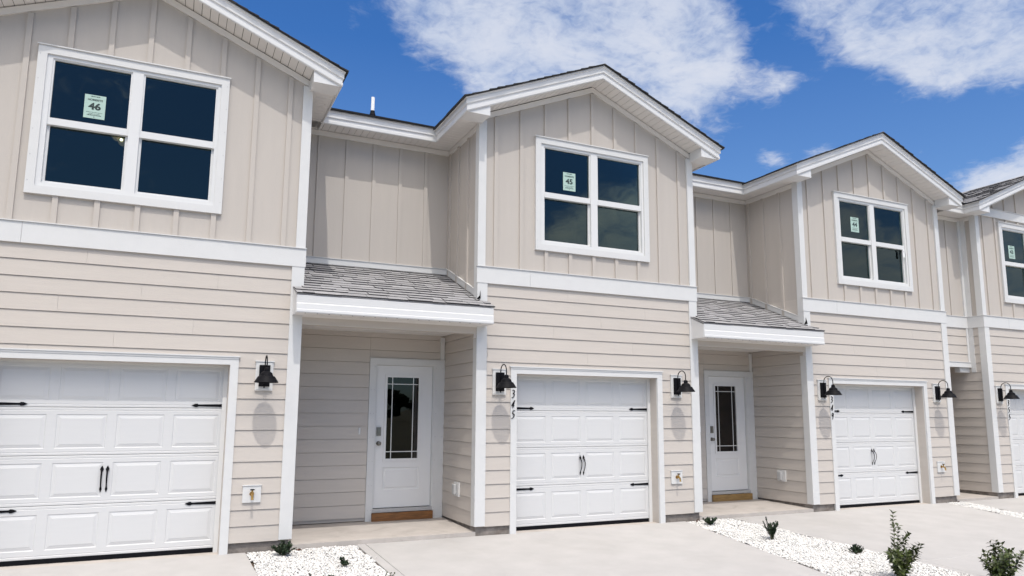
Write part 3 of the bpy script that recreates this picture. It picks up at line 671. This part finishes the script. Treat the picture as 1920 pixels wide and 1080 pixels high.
        def f(mb): mb.box(-.972+.034, -.392-.034, yw+.04, yw+.046, .965+.034, 2.285-.034)
        part('glass', f, 'doorglass', fd, key)
        def f(mb):
            x0, x1, z0, z1 = -.936, -.428, 1.001, 2.249
            for x in (x0+.085, x1-.085): mb.box(x-.006, x+.006, yw+.034, yw+.0395, z0, z1)
            for z in (z0+.105, z1-.105):
                for xa, xb in ((x0, x0+.079), (x0+.091, x1-.091), (x1-.079, x1)): mb.box(xa, xb, yw+.034, yw+.0395, z-.006, z+.006)
        part('grille', f, 'vinyl', fd, key)
        part('deadbolt', lambda mb: (mb.box(-1.085, -1.02, yw-.0, yw+.029, 1.35, 1.48), mb.box(-1.075, -1.03, yw-.006, yw+.0, 1.40, 1.465)), 'metal', fd, key)
        part('knob', lambda mb: mb.lathe([(.034,yw+.029),(.034,yw+.022),(.012,yw+.018),(.012,yw-.01),(.028,yw-.02),(.031,yw-.035),(.022,yw-.048)], (-1.05,0,1.235), 20, 'y'), 'metal', fd, key, smooth=True)
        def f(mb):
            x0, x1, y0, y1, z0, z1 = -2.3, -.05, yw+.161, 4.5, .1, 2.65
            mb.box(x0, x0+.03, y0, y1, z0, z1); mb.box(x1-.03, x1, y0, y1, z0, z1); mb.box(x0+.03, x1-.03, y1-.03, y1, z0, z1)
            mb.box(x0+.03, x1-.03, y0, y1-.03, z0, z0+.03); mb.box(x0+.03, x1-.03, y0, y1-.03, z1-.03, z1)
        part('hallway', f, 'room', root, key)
        part('doorbell', lambda mb: mb.box(-1.375, -1.345, yw-.035, yw-.012, 1.37, 1.47), 'vinyl', root, key, bevel=.004)
        ob = part('outlet_box', lambda mb: mb.box(-.04, -.004, .585, .785, .475, .68), 'trim', root, key)
        part('cover', lambda mb: mb.box(-.085, -.04, .655, .76, .495, .655), 'grey', ob, key, bevel=.012)
        part('porch_slab', lambda mb: mb.poly_yz([(0.0,-.4),(1.4,-.4),(1.4,.088),(0.0,.055)], -rc+.0, .0), 'concrete_old', root, key)
        part('vent_pipe', lambda mb: (mb.lathe([(.03,6.3),(.03,7.04)], (-1.18,2.0,0), 14), mb.lathe([(.055,6.60),(.055,6.72),(.042,6.76),(.036,6.80)], (-1.18,2.0,0), 14, mi=1)), ['pvc', 'black'], root, key)
    else:
        def f(mb):
            lap(mb, -rc+.03, -.10, 2.85, ZB0, lambda u, o, z: (u, d-o, z)); mb.box(-rc, 0, 3.0, 3.16, FZ, 2.9); lap(mb, -rc, 0, FZ, 2.7, lambda u, o, z: (u, 3.0-o, z))
            mb.box(-rc, -.02, d+.16, 3.0, 2.74, 2.8)
        part('porch_wall', f, 'siding', root, key)
        def f(mb):
            mb.box(-rc+.03, -.0, d-.034, d, 2.735, 2.84); mb.box(-rc+.03, -.04, d-.045, d, 2.841, 2.852); mb.box(-.10, -.03, d-.03, d, 2.852, ZB0)
            mb.box(-.03, 0, d-.13, d-.034, 2.63, ZB0); mb.box(-.34, -.0, d+.02, d+.14, 2.63, 2.735)
        part('bay_trim', f, 'trim', root, key)
        part('porch_slab', lambda mb: mb.poly_yz([(0.0,-.4),(3.0,-.4),(3.0,.07),(0.0,.045)], -rc, 0), 'concrete_old', root, key)
    return root

townhouse(-W, 'A', 'leftmost beige townhouse, partly cut off, with homesite 46 notice in its window', '46', None, wofs=-.12)
townhouse(RC, 'B', 'beige townhouse numbered 345 with homesite 45 notice in its upstairs window', '45', '345')
townhouse(RC+P, 'B', 'beige townhouse with black numerals 349 and a loose paper tag hanging in its upstairs window', '44', '349')
townhouse(14.21, 'D', 'farthest townhouse, numbered 355, white band across its gable, cut off by right edge', '43', '355', rc=14.21-2*P, d=.35, wofs=-.14, dunit=True)

# ------------------------------------------------------------------ ground
S = .05
def gz(y): return S*min(y, 0)
def slab(name, polys, h, mat, label=None):
    mb = MB()
    for pl in polys:
        n = len(pl); vs = [(x, y, gz(y)+h) for x, y in pl]+[(x, y, gz(y)+h-.12) for x, y in pl]
        mb.add(vs, [tuple(range(n)), tuple(range(n, 2*n))[::-1]]+[(i, (i+1) % n, n+(i+1) % n, n+i) for i in range(n)])
    o = bpy.data.objects.new(name, mb.mesh(name, [mt[mat]], bevel=.006)); COL.objects.link(o); tag(o, kind='structure'); 
    return o
def drive(xl, xr, left_edge=True, joints=(-3.2, -6.4, -9.6)):
    """xl(y), xr(y): edges of the driveway"""
    polys = []; ys = [0.0]+list(joints)+[-12.6]
    for a, b in zip(ys[:-1], ys[1:]):
        a2, b2 = (a-.004 if a < 0 else -.002), b+.004
        if left_edge: polys.append([(xl(a2), a2), (xl(b2), b2), (xl(b2)+.115, b2), (xl(a2)+.115, a2)])
        e = .121 if left_edge else 0
        polys.append([(xl(a2)+e, a2), (xl(b2)+e, b2), (xr(b2), b2), (xr(a2), a2)])
    return slab('driveway', polys, .0, 'concrete')
drive(lambda y: -4.4+.03*y, lambda y: -.5-.03*y, False)
drive(lambda y: .86-.02*y, lambda y: 6.15+.147*max(y, -5))
drive(lambda y: 7.12+.07*max(-y, 0) if y > -3 else 7.33, lambda y: 12.53+.2*max(y, -4))
drive(lambda y: 13.03+.15*max(y, -4), lambda y: 18.6)
# aprons under the garage doors
for X in (-W, RC, RC+P, 14.21):
    mb = MB(); mb.box(X+GX0+.001, X+GX1-.001, .012, .3, -.12, -.004)
    o = bpy.data.objects.new('garage_apron', mb.mesh('garage_apron', [mt['concrete_old']])); COL.objects.link(o); tag(o, kind='structure')
mb = MB(); mb.poly_xy([(-40,-12.62),(60,-12.62),(60,-20),(-40,-20)], -.7, gz(-12.62)-.01)
o = bpy.data.objects.new('road', mb.mesh('road', [mt['concrete_old']])); COL.objects.link(o); tag(o, kind='structure')
mb = MB()
ys = [-1500, -20.5, -12.6, -9, -6, -4, -2, 0, 15, 1500]; zs = [-.75, -.75, gz(-12.6)-.07]+[gz(y)-.055 for y in ys[3:8]]+[-.055, -.055]
vs = []
for y, z in zip(ys, zs): vs += [(-1500, y, z), (1500, y, z)]
mb.add(vs, [(2*i, 2*i+1, 2*i+3, 2*i+2) for i in range(len(ys)-1)])
mb.m[0] = 1
o = bpy.data.objects.new('ground', mb.mesh('ground', [mt['earth'], mt['grass']])); COL.objects.link(o); tag(o, kind='structure')

# gravel beds
ICO = None
def ico():
    bm = bmesh.new(); bmesh.ops.create_icosphere(bm, subdivisions=1, radius=1); vs = np.array([v.co[:] for v in bm.verts]); fs = np.array([[v.index for v in f.verts] for f in bm.faces]); bm.free(); return vs, fs
IV, IF = ico()
def gravel(poly_test, bbox, label, seed, y_dense=-4.2):
    rng = np.random.default_rng(seed)
    x0, x1, y0, y1 = bbox; pts = []
    for layer, (sp, dz) in enumerate(((.023, 0.0), (.033, .010))):
        nx = int((x1-x0)/sp); ny = int((y1-y0)/sp)
        gx_, gy_ = np.meshgrid(np.arange(nx)*sp+x0, np.arange(ny)*sp+y0)
        p = np.stack([gx_.ravel(), gy_.ravel()], 1)+rng.uniform(-.45, .45, (nx*ny, 2))*sp
        keep = np.array([poly_test(x, y) for x, y in p])
        if layer: near = np.array([poly_test(x+.07, y) or poly_test(x-.07, y) for x, y in p]) & ~keep & (p[:, 1] < -.1) & (rng.random(len(p)) < .012)
        if layer:
            keep &= rng.random(len(p)) < .6; st = p[near]; pts.append(np.column_stack([st, np.full(len(st), .013)]))
        p = p[keep]; pts.append(np.column_stack([p, np.full(len(p), dz)]))
    p = np.concatenate(pts); n = len(p)
    s = rng.uniform(.008, .0195, (n, 1))*np.column_stack([rng.uniform(.8, 1.35, n), rng.uniform(.7, 1.0, n), rng.uniform(.5, .8, n)])
    a = rng.uniform(0, 6.28, n); t = rng.normal(0, .35, n)
    V = IV[None]*(1+rng.uniform(-.22, .22, (n, len(IV), 1)))*s[:, None]
    # tilt about x then turn about z
    y_, z_ = V[..., 1]*np.cos(t)[:, None]-V[..., 2]*np.sin(t)[:, None], V[..., 1]*np.sin(t)[:, None]+V[..., 2]*np.cos(t)[:, None]
    x_ = V[..., 0]; X_ = x_*np.cos(a)[:, None]-y_*np.sin(a)[:, None]; Y_ = x_*np.sin(a)[:, None]+y_*np.cos(a)[:, None]
    bumpz = .012*np.sin(p[:, 0]*7+seed)*np.sin(p[:, 1]*5)
    Z0 = S*np.minimum(p[:, 1], 0)-.008+p[:, 2]+bumpz+rng.normal(0, .002, n)
    V = np.stack([X_+p[:, 0:1], Y_+p[:, 1:2], z_+Z0[:, None]], -1).reshape(-1, 3)
    F = (IF[None]+(np.arange(n)*len(IV))[:, None, None]).reshape(-1, 3)
    me = bpy.data.meshes.new('gravel'); me.vertices.add(len(V)); me.vertices.foreach_set('co', V.ravel()); me.loops.add(F.size); me.loops.foreach_set('vertex_index', F.ravel().astype(np.int32))
    me.polygons.add(len(F)); me.polygons.foreach_set('loop_start', np.arange(len(F), dtype=np.int32)*3); me.update(calc_edges=True)
    me.materials.append(mt['gravel'])
    o = bpy.data.objects.new('gravel', me); COL.objects.link(o); tag(o, label, 'gravel', kind='stuff'); return n
def wob(y, k): return .012*math.sin(y*9+k)+.008*math.sin(y*23+k*2)
beds = [
 (lambda x, y: -.485-.03*y+wob(y, 1) < x < .84-.02*y+wob(y, 2) and y < -.015+wob(x, 3) , (-.5, 1.05, -5.0, .0), 'white marble gravel between the leftmost driveway and the driveway of 345', 1),
 (lambda x, y: 6.165+.147*max(y, -5)+wob(y, 4) < x < (7.10+.07*max(-y, 0) if y > -3 else 7.31)+wob(y, 5) and y < -.02, (5.3, 7.4, -5.4, .0), 'white marble gravel strip between the driveways of 345 and 349, holding the shrubs', 2),
 (lambda x, y: 12.545+.2*max(y, -4)+wob(y, 6) < x < 13.0+.15*max(y, -4)+wob(y, 7) and y < -.02, (11.6, 13.1, -4.5, .0), 'narrow white marble gravel strip at right between the driveways of 349 and 355', 3)]
for fn, bb, lb, sd_ in beds: print('stones', gravel(fn, bb, lb, sd_))
# dark soil under the beds, a sheet that fills the space between the slabs
mb = MB()
for bx in ((-.6, 1.0), (5.2, 7.4), (11.5, 13.1)):
    vs = [(bx[0], 0.0, -.022), (bx[1], 0.0, -.022), (bx[1], -12.5, gz(-12.5)-.022), (bx[0], -12.5, gz(-12.5)-.022)]
    mb.add(vs, [(0,1,2,3)])
o = bpy.data.objects.new('soil', mb.mesh('soil', [mt['soil']])); COL.objects.link(o); tag(o, kind='structure')

# ------------------------------------------------------------------ plants
def leaf(mb, p, d, up, L, w, mi=0):
    d = d.normalized(); s = d.cross(up)
    if s.length < 1e-3: s = Vector((1, 0, 0))
    s.normalize(); n = s.cross(d)
    tip = p+d*L-n*L*.15; mid = p+d*L*.45
    mb.add([p, mid+s*w/2+n*w*.18, tip, mid-s*w/2+n*w*.18, mid+n*0], [(0,1,4), (1,2,4), (2,3,4), (3,0,4)], mi)
def sprig(fol, stem, base, d, L, n, ll, lw, rnd, r0=.003, up_bias=.5, whorl=3, bare=.1):
    base = Vector(base); d = d.normalized(); pts = [base]; cur = d.copy()
    k = 8
    for i in range(k):
        cur = (cur+Vector((rnd.gauss(0,.07), rnd.gauss(0,.07), .05*up_bias))).normalized(); pts.append(pts[-1]+cur*L/k)
    stem.tube(pts, [r0*(1-.7*i/k) for i in range(k+1)], 5)
    for i in range(n):
        t = bare+(1-bare)*(i+.5)/n; q = t*k; j = min(int(q), k-1); p = pts[j].lerp(pts[j+1], q-j); ax = (pts[j+1]-pts[j]).normalized()
        for w in range(whorl):
            a = i*2.4+w*6.283/whorl+rnd.uniform(-.4, .4)
            o = ax.orthogonal().normalized(); b = ax.cross(o); out = o*math.cos(a)+b*math.sin(a)
            el = rnd.uniform(.0, .6)+.5*t**2
            dd = out*math.cos(el)+ax*math.sin(el)
            leaf(fol, p, dd, ax, ll*rnd.uniform(.7, 1.15)*(1-.25*t), lw*rnd.uniform(.8, 1.2), 0)
    return pts
def plant(name, loc, label, group, build, leafmat):
    e = bpy.data.objects.new(name, None); COL.objects.link(e); e.location = loc
    tag(e, label, 'plant' if name != 'shrub' else 'shrub', group)
    fol, stem = MB(), MB(); build(fol, stem)
    for nm, mbx, m in (('foliage', fol, leafmat), ('stem', stem, 'stem')):
        me = bpy.data.meshes.new(nm); me.from_pydata([tuple(v) for v in mbx.v], [], mbx.f); me.materials.append(mt[m]); me.update()
        o = bpy.data.objects.new(nm, me); COL.objects.link(o); o.parent = e
    return e
def small(h, spread, n, seed, ll=.022, lw=.007, lean=(0,0)):
    def b(fol, stem):
        rnd = random.Random(seed)
        for i in range(n*2):
            # short leafy heads at mixed heights
            a = rnd.uniform(0, 6.28); tilt = spread*1.5*math.sqrt(rnd.random()); L = h*rnd.uniform(.45, 1.0)
            d = Vector((math.cos(a)*tilt+lean[0], math.sin(a)*tilt+lean[1], 1))
            pts = sprig(fol, stem, (rnd.uniform(-.012,.012), rnd.uniform(-.012,.012), -.01), d, L, max(4, int(L/.012)), ll, lw, rnd, .0025, whorl=4, bare=.35)
            for q in range(2):
                d2 = d.normalized()*.6+Vector((rnd.uniform(-.9,.9), rnd.uniform(-.9,.9), rnd.uniform(-.1,.6))); sprig(fol, stem, pts[rnd.randint(4, 7)], d2, h*.22, 5, ll*.9, lw, rnd, .002, whorl=4)
        return
        for i in range(n):
            a = i*2.4+rnd.uniform(-.5, .5); tilt = rnd.uniform(.2, 1.3)*spread*1.5
            d = Vector((math.cos(a)*tilt+lean[0], math.sin(a)*tilt+lean[1], 1)); L = h*rnd.uniform(.65, 1.1)*math.hypot(1, tilt*.6)
            pts = sprig(fol, stem, (math.cos(a)*.01, math.sin(a)*.01, -.01), d, L, int(L/.0075), ll, lw, rnd, .003, whorl=5)
            for q in range(2):
                j = rnd.randint(2, 5); d2 = d.normalized()+Vector((rnd.uniform(-.9,.9), rnd.uniform(-.9,.9), .2)); sprig(fol, stem, pts[j], d2, L*.4, int(L*.4/.0075), ll, lw, rnd, .002, whorl=5)
    return b
G1 = 'small dark evergreen plants set in the white gravel'
smalls = [
 ((-.09,-.30), .20, .62, 13, (0,0), .024, 'bushy dark green plant in gravel against the corner of the leftmost townhouse'),
 ((.47,-1.05), .12, .5, 4, (.5,.0), .022, 'small lopsided plant with two sprigs, alone mid gravel before the 345 porch'),
 ((-.02,-1.62), .11, .8, 4, (-.2,.1), .022, 'tiny dark sprig at the bottom edge of the gravel, left of centre'),
 ((.13,-1.72), .12, .8, 4, (.3,0), .022, 'tiny dark sprig at the bottom picture edge, right of another tiny sprig'),
 ((6.37,-.34), .15, .75, 8, (.1,0), .024, 'low dark plant beside the corner board right of garage 345'),
 ((6.47,-1.56), .31, .27, 8, (.1,.0), .026, 'knobbly upright dark plant halfway down the gravel strip right of driveway 345'),
 ((6.93,-2.6), .15, .9, 5, (.35,.1), .024, 'low forked dark plant at the gravel edge left of the tall leafy shrub')]
for i, ((x, y), h, sp, n, lean, ll, lb) in enumerate(smalls):
    plant('gravel_plant', (x, y, gz(y)), lb, G1, small(h*1.0, sp*1.55, int(n*1.5), 40+i, ll*.95, .013, lean), 'conifer')
def big(stems, seed, ll=.082, lw=.034):
    def b(fol, stem):
        rnd = random.Random(seed)
        for (dx, dy, L, dens, side) in stems:
            d = Vector((dx, dy, 1)); pts = sprig(fol, stem, (rnd.uniform(-.02,.02), rnd.uniform(-.02,.02), -.02), d, L, int(L*dens), ll, lw, rnd, .006, whorl=3, bare=.06)
            for q in range(side):
                j = rnd.randint(1, 5); d2 = Vector((dx, dy, 1)).normalized()*.7+Vector((rnd.uniform(-1,1), rnd.uniform(-1,1), rnd.uniform(.1, .7)))
                p2 = sprig(fol, stem, pts[j], d2, L*rnd.uniform(.3, .48), int(L*.38*30), ll, lw, rnd, .004, whorl=3)
    return b
G2 = 'leafy shrubs with glossy pointed leaves'
plant('shrub', (6.28, -3.75, gz(-3.75)), 'tall leafy shrub with one long thin shoot, in the gravel before garage 349', G2,
      big([(-.42, .18, .84, 22, 0), (-.02, .05, .64, 24, 1), (.45, -.2, .5, 24, 4), (-.4, -.3, .42, 24, 4), (.8, .1, .5, 24, 4), (.1, -.5, .42, 24, 5), (.25, .35, .42, 24, 4), (-.15, .3, .38, 24, 4), (.55, .35, .42, 24, 4)], 5), 'leaf')
plant('shrub', (7.16, -4.32, gz(-4.32)), 'dense leafy shrub cut off by the lower right corner', G2,
      big([(.05, .05, .52, 24, 1), (.3, .0, .5, 24, 3), (-.35, -.1, .36, 24, 4), (.6, .0, .5, 24, 4), (.0, -.5, .4, 24, 4), (.3, .4, .46, 24, 4), (-.2, .3, .4, 24, 3), (.75, -.3, .5, 24, 4), (.9, .2, .45, 24, 5), (-.5, -.35, .3, 24, 4), (.4, -.6, .35, 24, 5)], 9), 'leaf')
plant('shrub', (.60, -2.12, gz(-2.12)), 'bright green leafy tips at the bottom edge by driveway 345', G2,
      big([(.0, .05, .16, 60, 1), (.6, .1, .2, 60, 2), (-.5, .0, .14, 60, 2), (1.1, .1, .24, 60, 1)], 12, .035, .016), 'leaf')
for i, (x, y, lb) in enumerate(((.11, -.05, 'reddish dry weed sprig beside the leftmost townhouse corner'), (6.34, -.06, 'tiny dried weed in the soil at the right corner of the 345 garage'), (12.86, -.05, 'small brown weed at the far gravel strip beside the 349 garage'))):
    plant('weed', (x, y, -.02), lb, None, small(.06, 1.4, 5, 70+i, .02, .008), 'dryleaf')

# trees across the road (seen mirrored in the panes)
mb = MB(); rnd = random.Random(3)
spots = [(-190+k*8.5+rnd.uniform(-2, 2), -185+rnd.uniform(-10, 10), rnd.uniform(6, 13)) for k in range(70)]
spots += [(62+k*5+rnd.uniform(-1, 1), -22-k*1.2+rnd.uniform(-3, 3), rnd.uniform(9, 14)) for k in range(9)]
for x, y, H in spots:
    for j in range(130):
        a = rnd.uniform(0, 6.28); ph = rnd.uniform(0, 1); rr = ((5.5 if y < -100 else 2.8)*math.sin(math.pi*min(1, .15+ph*.85)))*rnd.uniform(.5, 1)
        p = Vector((x+rr*math.cos(a), y+rr*math.sin(a), H*(.08+.92*ph))); s = rnd.uniform(.4, .9)*(1.8 if y < -100 else 1)
        d1 = Vector((rnd.gauss(0,1), rnd.gauss(0,1), rnd.gauss(0,1))).normalized()*s; d2 = d1.orthogonal().normalized()*s
        mb.add([p+d1, p+d2, p-d1, p-d2], [(0,1,2,3)])
me = bpy.data.meshes.new('treeline'); me.from_pydata([tuple(v) for v in mb.v], [], mb.f); me.materials.append(mt['tree'])
o = bpy.data.objects.new('treeline', me); COL.objects.link(o); tag(o, 'distant dark treeline mirrored in the door and window panes', 'trees', kind='stuff')

scene.render.engine = 'CYCLES'
scene.cycles.max_bounces = 8; scene.cycles.diffuse_bounces = 6; scene.cycles.transparent_max_bounces = 8
scene.render.resolution_x = 1024; scene.render.resolution_y = 576
